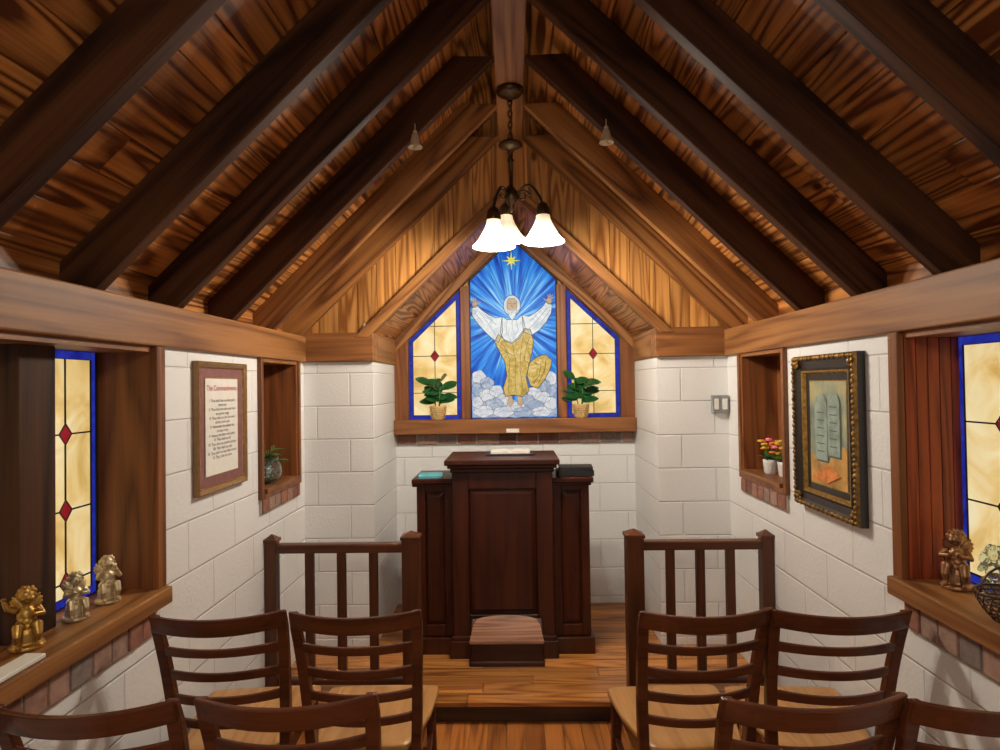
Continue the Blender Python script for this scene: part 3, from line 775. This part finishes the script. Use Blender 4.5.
for x, y, rt in ((-0.99, 1.98, 0.10), (-0.53, 1.99, 0.03), (0.575, 1.98, 0.06), (1.015, 1.97, -0.03),
                 (-1.02, 1.42, 0.06), (-0.555, 1.45, 0.04), (0.655, 1.44, 0.05), (1.082, 1.42, -0.0)):
    make_chair(x, y, rt)

# ---------------------------------------------------------------- chandelier
def chandelier(loc_y, energy):
    r = empty("chandelier", (0, loc_y, 0))
    mb = MB()
    mb.lathe([(0.0,3.15),(0.068,3.15),(0.070,3.135),(0.055,3.118),(0.02,3.105),(0.012,3.09)], seg=28, cap=False)
    z = 3.09; k = 0
    while z > 2.90:
        n = 12; pts = []
        for i in range(n):
            a = 2*pi*i/n; p = (0.010*cos(a), 0, 0.019*sin(a))
            pts.append((p[0], 0, z+p[2]-0.01) if k % 2 == 0 else (0, p[0], z+p[2]-0.01))
        mb.tube(pts, 0.0032, 6, closed=True); z -= 0.028; k += 1
    mb.tube([(0.006,0.006,3.1),(0.008,-0.006,3.0),(0.005,0.007,2.89)], 0.003, 6)
    mb.lathe([(0.004,2.905),(0.014,2.90),(0.03,2.888),(0.058,2.875),(0.060,2.862),(0.03,2.85),(0.012,2.835),(0.010,2.80),(0.018,2.79),(0.010,2.78),(0.010,2.66),(0.020,2.65),(0.034,2.63),(0.036,2.60),(0.022,2.575),(0.012,2.56),(0.016,2.545),(0.006,2.53)], seg=24)
    arms = ((math.radians(220), -0.005, 0.115), (math.radians(100), 0.08, 0.165), (math.radians(345), 0.022, 0.160))
    for a, up, R in arms:
        d = Vector((cos(a), sin(a), 0)); pts = []
        for q in range(21):
            u = q/20; rad = 0.02+(R-0.02)*u; zz = 2.60+0.075*sin(u*pi*1.0)-(0.06-up)*u
            if u > 0.9: zz -= (u-0.9)*0.12
            pts.append((d.x*rad, d.y*rad, zz))
        mb.tube(pts, 0.0075, 8)
        sc = []
        for q in range(18):
            t_ = q/17*2*pi*1.1; rr = 0.032*(1-q/24); sc.append((d.x*(0.06+rr*cos(t_)), d.y*(0.06+rr*cos(t_)), 2.605+rr*sin(t_)))
        mb.tube(sc, 0.004, 6)
        mb.lathe([(0.008,2.545),(0.022,2.535),(0.033,2.515),(0.036,2.49),(0.034,2.478)], (d.x*R, d.y*R, up), 18)
    mb.obj("metalwork", [M_bronze], parent=r)
    ms = MB()
    for a, up, R in arms:
        c = (cos(a)*R, sin(a)*R, up)
        ms.lathe([(0.032,2.487),(0.036,2.46),(0.046,2.435),(0.060,2.41),(0.074,2.385),(0.090,2.365),(0.104,2.352),(0.106,2.346),(0.102,2.348),(0.088,2.361),(0.070,2.381),(0.056,2.408),(0.042,2.433),(0.032,2.458),(0.02,2.47)], c, 28, cap=False)
        ms.ell((c[0], c[1], 2.41+up), (0.024, 0.024, 0.034))
    ms.obj("glass_shades", [M_shade], parent=r)
    for k, (a, up, R) in enumerate(arms):
        l = bpy.data.lights.new("bulb_%d" % k, 'POINT'); l.energy = energy; l.color = (1, 0.90, 0.76); l.shadow_soft_size = 0.04
        o = bpy.data.objects.new("bulb_light_%d" % k, l); COL.objects.link(o); o.parent = r
        o.location = (cos(a)*R, sin(a)*R, 2.335+up)
chandelier(3.08, 27)
chandelier(-0.35, 14)

# ---------------------------------------------------------------- pictures
def ringframe(mb, mp, u0, u1, v0, v1, prof):
    for (i0, h0, m0), (i1, h1, _) in zip(prof[:-1], prof[1:]):
        A = [mp(u0+i0, v0+i0, h0), mp(u1-i0, v0+i0, h0), mp(u1-i0, v1-i0, h0), mp(u0+i0, v1-i0, h0)]
        B = [mp(u0+i1, v0+i1, h1), mp(u1-i1, v0+i1, h1), mp(u1-i1, v1-i1, h1), mp(u0+i1, v1-i1, h1)]
        mb.add(A+B, [(0,1,5,4),(1,2,6,5),(2,3,7,6),(3,0,4,7)], m0)
r = empty("framed_document"); mp = lambda u, v, d: (-W+0.002+d, u, v)
u0, u1, v0, v1 = 2.435, 2.885, 1.24, 1.785
mb = MB(); ringframe(mb, mp, u0, u1, v0, v1, [(0,0,0),(0,0.022,0),(0.005,0.026,1),(0.010,0.025,0),(0.022,0.018,1),(0.027,0.012,1)])
mb.obj("frame", [M_frame, M_gold], parent=r)
mb = MB()
def rc(mb, mp, a, b_, c, d, h, mat): mb.add([mp(a,c,h), mp(b_,c,h), mp(b_,d,h), mp(a,d,h)], [(0,1,2,3)], mat)
rc(mb, mp, u0+.024, u1-.024, v0+.024, v1-.024, 0.010, 0)
rc(mb, mp, u0+.073, u1-.073, v0+.065, v1-.065, 0.0115, 1)
rc(mb, mp, u0+.078, u1-.078, v0+.070, v1-.070, 0.0125, 2)
mb.obj("mat_and_sheet", [M_burg, M_gold, M_paper], parent=r)
def text(body, size, y, z, mat, x, par, facing=1):
    c = bpy.data.curves.new("text", 'FONT'); c.body = body; c.size = size; c.align_x = 'CENTER'; c.align_y = 'TOP'
    c.materials.append(mat); c.space_line = 1.05
    o = bpy.data.objects.new("lettering", c); COL.objects.link(o); o.parent = par
    o.location = (x, y, z); o.rotation_euler = (pi/2, 0, pi/2 if facing > 0 else -pi/2)
text("The Commandments", 0.032, (u0+u1)/2, v1-0.095, M_redink, -W+0.0155, r)
text("I  Thou shalt have no other gods\nbefore me\nII  Thou shalt not make unto thee\nany graven image\nIII  Thou shalt not take the name\nof the Lord in vain\nIV  Remember the sabbath day\nto keep it holy\nV  Honour thy father and mother\nVI  Thou shalt not kill\nVII  Thou shalt not commit adultery\nVIII  Thou shalt not steal\nIX  Thou shalt not bear false witness\nX  Thou shalt not covet", 0.0175, (u0+u1)/2, v1-0.155, M_ink, -W+0.0155, r)

r = empty("framed_painting"); mp = lambda u, v, d: (W-0.002-d, u, v)
u0, u1, v0, v1 = 2.285, 2.795, 1.13, 1.775
mb = MB(); ringframe(mb, mp, u0, u1, v0, v1, [(0,0,0),(0,0.03,1),(0.008,0.042,1),(0.018,0.040,0),(0.030,0.030,0),(0.055,0.022,0),(0.064,0.028,2),(0.072,0.026,2),(0.080,0.014,0),(0.105,0.012,2),(0.112,0.012,2)])
def bead(u, v, rr, h):
    c = mp(u, v, h); mb.ell(c, (rr*0.7, rr, rr), 1, 8, 6)
n = 26
for k in range(n+1):
    u = u0+0.013+(u1-u0-0.026)*k/n
    for v in (v0+0.013, v1-0.013): bead(u, v, 0.008+0.003*(k % 2), 0.040)
n = 32
for k in range(1, n):
    v = v0+0.013+(v1-v0-0.026)*k/n
    for u in (u0+0.013, u1-0.013): bead(u, v, 0.008+0.003*(k % 2), 0.040)
for u in (u0+0.035, u1-0.035):
    for v in (v0+0.035, v1-0.035):
        for q in range(5):
            a = q*2*pi/5; bead(u+0.014*cos(a), v+0.014*sin(a), 0.010, 0.034)
        bead(u, v, 0.011, 0.040)
mb.obj("frame", [M_dkframe, M_goldfr, M_gold], parent=r)
a0, a1, b0, b1 = u0+0.11, u1-0.11, v0+0.11, v1-0.11
def Q(s_, t_, h=0.013): return mp(a1-(a1-a0)*s_, b0+(b1-b0)*t_, h)
m, t, b = nt("painted_sky"); tc = N(t, "ShaderNodeTexCoord"); no = N(t, "ShaderNodeTexNoise", Scale=6.0, Detail=4.0)
t.links.new(tc.outputs["Object"], no.inputs["Vector"])
t.links.new(ramp(t, no.outputs["Fac"], [(0.3, (0.09, 0.14, 0.14)), (0.5, (0.26, 0.30, 0.20)), (0.7, (0.55, 0.42, 0.18))]), b.inputs["Base Color"])
M_psky = m
mb = MB()
mb.add([Q(0,0), Q(1,0), Q(1,1), Q(0,1)], [(0,1,2,3)], 0)
mb.add([Q(0,0,.014), Q(1,0,.014), Q(1,.38,.014), Q(.8,.42,.014), Q(.55,.25,.014), Q(.3,.2,.014), Q(0,.3,.014)], [(0,1,2,3,4,5,6)], 1)
for (cx, cy, w_, h_) in ((0.33, 0.24, 0.17, 0.66), (0.68, 0.30, 0.16, 0.62)):
    for off, mt, hh in ((0.03, 3, .015), (0, 2, .0165)):
        pts = [Q(cx-w_+off, cy-off*0.6, hh), Q(cx+w_+off, cy-off*0.6, hh)]
        for k in range(9):
            a = pi*k/8; pts.append(Q(cx+off+w_*cos(a), cy+h_*0.78+h_*0.2*sin(a)-off*0.6, hh))
        mb.add(pts, [tuple(range(len(pts)))], mt)
    for k in range(6):
        z = cy+0.08+0.075*k; mb.add([Q(cx-w_*.6, z, .0175), Q(cx+w_*.6, z, .0175), Q(cx+w_*.6, z+.011, .0175), Q(cx-w_*.6, z+.011, .0175)], [(0,1,2,3)], 3)
mb.add([Q(.05,.05,.018), Q(.5,.03,.018), Q(.85,.12,.018), Q(.6,.20,.018), Q(.3,.15,.018)], [(0,1,2,3,4)], 4)
mb.obj("canvas", [M_psky, M_pground, M_ptab, M_ptab2, M_pkoi], parent=r)

r = empty("wall_switch_box"); mb = MB()
mb.box(1.175, 1.275, YS-0.035, YS, 1.485, 1.59); mb.obj("plate", [M_grey], parent=r, bevel=0.004)
mb = MB(); mb.box(1.185, 1.212, YS-0.042, YS-0.035, 1.505, 1.57); mb.box(1.232, 1.262, YS-0.042, YS-0.035, 1.505, 1.57); mb.obj("rockers", [M_white], parent=r, bevel=0.003)
r = MB(); r.lathe([(0.020,0),(0.022,0.006),(0.013,0.016),(0.015,0.035),(0.009,0.050),(0.003,0.055)], (-0.90, YS-0.005, 2.0), 18)
r.obj("motion_sensor", [M_white])
def bell(x, y):
    e = empty("hanging_bell", (x, y, zb(x)+0.012)); mb = MB()
    mb.tube([(0,0,0.02),(0,0,-0.03)], 0.003, 6)
    mb.lathe([(0.003,-0.022),(0.014,-0.028),(0.018,-0.048),(0.022,-0.070),(0.033,-0.086),(0.031,-0.088),(0.012,-0.06)], seg=18, cap=False)
    mb.ell((0,0,-0.086), 0.010); mb.ell((0,0,-0.018), 0.010)
    mb.obj("brass", [M_brass], parent=e)
bell(-0.425, 2.74); bell(0.425, 2.74)

# ---------------------------------------------------------------- plants
def leaf(mb, base, direc, L, w, mat=0, droop=0.25, ref=(0,0,1)):
    d = Vector(direc).normalized(); side = d.cross(Vector(ref))
    if side.length < 1e-3: side = Vector((1,0,0))
    side.normalize(); up = side.cross(d).normalized(); n = 8; vs = []; fs = []
    for i in range(n+1):
        u = i/n; ww = w*math.sin(pi*min(1, u*0.93+0.05))**0.7; c = Vector(base)+d*L*u-Vector((0,0,1))*droop*L*u*u
        vs += [tuple(c-side*ww+up*0.15*w), tuple(c), tuple(c+side*ww+up*0.15*w)]
    for i in range(n):
        o = 3*i; fs += [(o, o+1, o+4, o+3), (o+1, o+2, o+5, o+4)]
    mb.add(vs, fs, mat, True)
def potted(loc, seed):
    rnd = random.Random(seed); r = empty("potted_rubber_plant", loc); mb = MB()
    mb.lathe([(0.042,0),(0.050,0.02),(0.056,0.06),(0.059,0.09),(0.060,0.098),(0.054,0.098),(0.051,0.088)], seg=24, cap=False)
    mb.lathe([(0.0,0.001),(0.042,0.001)], seg=24, cap=False)
    for k in range(6):
        z = 0.012+0.015*k; rr = 0.045+0.013*min(1, z/0.05)
        mb.tube([(rr*cos(a*pi/12)*1.03, rr*sin(a*pi/12)*1.03, z) for a in range(24)], 0.003, 6, closed=True)
    mb.obj("pot", [M_pot], parent=r)
    mb = MB(); mb.lathe([(0.0,0.086),(0.052,0.086)], seg=20, cap=False); mb.obj("soil", [M_soil], parent=r)
    mb = MB()
    for s in range(3):
        a = s*2.1+seed; bx, by = 0.015*cos(a), 0.012*sin(a); top = (bx*3.0, by*1.5-0.01, 0.215+0.028*s)
        mb.tube([(bx, by, 0.08), ((bx+top[0])/2, (by+top[1])/2, 0.15), top], 0.004, 6, mat=1)
        for k in range(6):
            u = 0.25+0.75*k/5; p = Vector((bx, by, 0.08)).lerp(Vector(top), u); an = k*2.4+a+rnd.random()
            dx, dy = cos(an), sin(an)
            if dy > 0: dy *= 0.25
            leaf(mb, p, (dx, dy*0.7, 0.2+0.75*u*rnd.random()), 0.112+0.03*rnd.random(), 0.032, 0, 0.22, (0.1*rnd.random(), -0.75, 0.65))
    mb.obj("foliage", [M_leaf, M_leaf2], parent=r)
potted((-0.545, YB-0.055, 1.43), 1); potted((0.47, YB-0.055, 1.43), 5)
def flowerpot(loc, cols, seed):
    rnd = random.Random(seed); r = empty("flower_pot", loc); mb = MB()
    mb.lathe([(0.026,0),(0.032,0.01),(0.036,0.06),(0.038,0.075),(0.034,0.075),(0.032,0.065)], seg=22, cap=False); mb.lathe([(0,0.001),(0.026,0.001)], seg=22, cap=False)
    mb.obj("pot", [M_white], parent=r); mb = MB(); mb.lathe([(0,0.064),(0.033,0.064)], seg=18, cap=False); mb.obj("soil", [M_soil], parent=r)
    mb = MB()
    for k in range(16):
        a = rnd.random()*2*pi; q = rnd.random()*0.048; h = 0.11+rnd.random()*0.07; p = (q*cos(a), q*sin(a), h)
        mb.tube([(p[0]*0.3, p[1]*0.3, 0.06), p], 0.0015, 5, mat=0)
        mt = 1+rnd.randrange(len(cols))
        for j in range(6):
            b_ = j*pi/3; mb.ell((p[0]+0.010*cos(b_), p[1]+0.010*sin(b_), p[2]), (0.009, 0.009, 0.006), mt, 6, 4)
        mb.ell((p[0], p[1], p[2]+0.003), 0.005, 1, 6, 4)
        leaf(mb, (p[0]*0.4, p[1]*0.4, 0.075), (cos(a), sin(a), 0.7), 0.06, 0.013, 0)
    mb.obj("flowers", [M_leaf2]+cols, parent=r)
flowerpot((1.345, 3.31, RN[2]+0.022), [M_yel, M_pink, M_orange], 3); flowerpot((1.375, 3.20, RN[2]+0.022), [M_yel, M_yel, M_pink], 4)
r = empty("flower_vase", (-1.325, 3.30, LN[2]+0.022)); mb = MB()
mb.lathe([(0.0,0.001),(0.035,0.001),(0.060,0.02),(0.072,0.06),(0.066,0.10),(0.050,0.125),(0.054,0.14),(0.050,0.14),(0.048,0.125),(0.064,0.10),(0.070,0.06),(0.058,0.022),(0.0,0.006)], seg=28, cap=False)
mb.obj("glass", [M_glass], parent=r); mb = MB(); rnd = random.Random(9)
for k in range(30):
    a = rnd.random()*2*pi; q = rnd.random()*(0.042 if k < 12 else 0.06); h = (0.03+rnd.random()*0.07) if k < 12 else (0.13+rnd.random()*0.08); p = (q*cos(a), q*sin(a), h)
    if k >= 12:
        mb.tube([(0.02*cos(a), 0.02*sin(a), 0.02), (p[0]*0.4, p[1]*0.4, 0.12), p], 0.002, 5, mat=0)
        leaf(mb, (p[0]*0.6, p[1]*0.6, h*0.85), (cos(a), sin(a), 0.3), 0.08, 0.022, 0)
    if k < 12:
        for j in range(6):
            b_ = j*pi/3; mb.ell((p[0]+0.011*cos(b_), p[1]+0.011*sin(b_), p[2]), (0.010, 0.010, 0.007), 1 if k % 4 else 3, 6, 4)
        mb.ell((p[0], p[1], p[2]+0.004), 0.006, 1, 6, 4)
mb.obj("bouquet", [M_leaf2, M_blupet, M_yel, M_pink], parent=r)

# ---------------------------------------------------------------- figurines
def remesh(o, vox):
    md = o.modifiers.new("remesh", 'REMESH'); md.mode = 'VOXEL'; md.voxel_size = vox; md.use_smooth_shade = True
    sm = o.modifiers.new("smooth", 'SMOOTH'); sm.factor = 0.5; sm.iterations = 1
def cherub(name, loc, h, mat, rot, pose=0):
    mb = MB(); k = h/0.175
    def E(c, rr, M=None): mb.ell([q*k for q in c], [q*k for q in rr] if isinstance(rr, tuple) else rr*k, 0, 14, 10, M)
    def T(p, rr): mb.tube([[q*k for q in c] for c in p], [q*k for q in rr], 10)
    mb.lathe([(0.040*k,0),(0.044*k,0.004*k),(0.042*k,0.012*k),(0.034*k,0.018*k),(0.031*k,0.045*k),(0.026*k,0.055*k)], seg=20)
    E((0, 0, 0.062), (0.027, 0.030, 0.018)); E((-0.001, 0, 0.088), (0.020, 0.024, 0.028)); E((0.008, 0, 0.077), (0.018, 0.020, 0.016))
    T([(0, 0, 0.110), (0.001, 0, 0.126)], [0.010, 0.009]); E((0.004, 0, 0.143), (0.021, 0.020, 0.022))
    E((0.025, 0, 0.141), 0.004); E((0.019, -0.010, 0.138), 0.006); E((0.019, 0.010, 0.138), 0.006); E((0.020, 0, 0.132), (0.004, 0.005, 0.003)); E((0.004, 0.020, 0.142), 0.004); E((0.004, -0.020, 0.142), 0.004)
    for i in range(22):
        a = i*2.4; z = 0.147+0.018*(i/21); q = 0.0205*math.sqrt(max(0, 1-((z-0.143)/0.0245)**2))
        if z < 0.158 and cos(a) > 0.3: continue
        E((q*cos(a)+0.001, q*sin(a), z), 0.0058)
    for s in (-1, 1):
        T([(0.006, s*0.014, 0.062), (0.034, s*0.022, 0.068), (0.043, s*0.023, 0.047), (0.037, s*0.020, 0.024)], [0.016, 0.0135, 0.0105, 0.007])
        T([(0.037, s*0.020, 0.021), (0.054, s*0.023, 0.017)], [0.007, 0.0055])
        if (pose == 0) or (pose == 2 and s > 0):
            T([(0, s*0.024, 0.106), (0.012, s*0.035, 0.090), (0.030, s*0.013, 0.097)], [0.0105, 0.0085, 0.006]); hd = (0.033, s*0.010, 0.100)
        elif pose == 1:
            T([(0, s*0.024, 0.106), (0.020, s*0.034, 0.095), (0.028, s*0.020, 0.122)], [0.0105, 0.0085, 0.006]); hd = (0.027, s*0.017, 0.127)
        else:
            T([(0, s*0.024, 0.106), (0.006, s*0.042, 0.116), (0.012, s*0.050, 0.138)], [0.0105, 0.0085, 0.006]); hd = (0.013, s*0.051, 0.144)
        E(hd, 0.0062)
        for j in range(4): T([hd, (hd[0]+0.008, hd[1]+(j-1.5)*0.0028, hd[2]+0.005)], [0.0024, 0.0018])
        for j in range(5):
            th = math.radians(15+18*j); L = 0.046-0.005*j
            st = Vector((-0.018, s*0.008, 0.104)); en = st+Vector((-0.010, s*L*sin(th), L*cos(th)))
            T([tuple(st), tuple(st.lerp(en, 0.5)), tuple(en)], [0.005, 0.0075, 0.0035])
    o = mb.obj(name, [mat], loc=loc, rotz=rot); remesh(o, 0.0018*k); return o
LZ = LWin[2]+0.03; RZ = RWin[2]+0.03
cherub("cherub_figurine", (-1.360, 2.04, LZ), 0.160, M_silver, -0.75, 1)
cherub("cherub_figurine", (-1.360, 1.89, LZ), 0.150, M_silver, -0.75, 0)
cherub("cherub_figurine", (-1.345, 1.68, LZ), 0.175, M_goldfig, -0.85, 2)
cherub("praying_angel_figurine", (1.375, 1.98, RZ), 0.19, M_copper, -2.3, 0)
cherub("glass_angel_figurine", (1.40, 1.86, RZ), 0.17, M_glass, -2.2, 1)
mb = MB(); mb.box(-1.30, -1.245, 1.47, 1.62, LZ, LZ+0.012); mb.obj("folded_leaflet", [M_paper], bevel=0.003)
r = empty("wire_basket", (1.312, 1.70, RZ)); mb = MB()
for k in range(7):
    u = k/6; rr = 0.032+0.040*math.sin(u*pi/2); z = 0.003+0.075*u
    mb.tube([(rr*cos(a*pi/12), rr*sin(a*pi/12), z) for a in range(24)], 0.0018 if k < 6 else 0.0035, 6, closed=True)
for k in range(20):
    a = k*pi/10; mb.tube([((0.032+0.040*math.sin(u/6*pi/2))*cos(a+u*0.09), (0.032+0.040*math.sin(u/6*pi/2))*sin(a+u*0.09), 0.003+0.075*u/6) for u in range(7)], 0.0016, 5)
mb.tube([(0.072*cos(a), 0, 0.078+0.07*sin(a)) for a in [pi*i/14 for i in range(15)]], 0.003, 6)
mb.obj("wire", [M_wire], parent=r)

# ---------------------------------------------------------------- world, camera
w = bpy.data.worlds.new("world"); scene.world = w; w.use_nodes = True
bg = w.node_tree.nodes["Background"]; bg.inputs[0].default_value = (1.0, 0.94, 0.85, 1); bg.inputs[1].default_value = 0.33
cam = bpy.data.cameras.new("camera"); co = bpy.data.objects.new("camera", cam); COL.objects.link(co)
cam.sensor_width = 36; cam.lens = 620/1000*36; cam.clip_start = 0.02
yaw = math.atan(14/620); pitch = math.atan(10/620); roll = 0.0150
co.matrix_world = Matrix.Translation((0, 0, 1.67)) @ Matrix.Rotation(yaw, 4, 'Z') @ Matrix.Rotation(pi/2+pitch, 4, 'X') @ Matrix.Rotation(-roll, 4, 'Z')
scene.camera = co
scene.view_settings.view_transform = 'Standard'
scene.view_settings.look = 'None'
scene.view_settings.exposure = 0.0
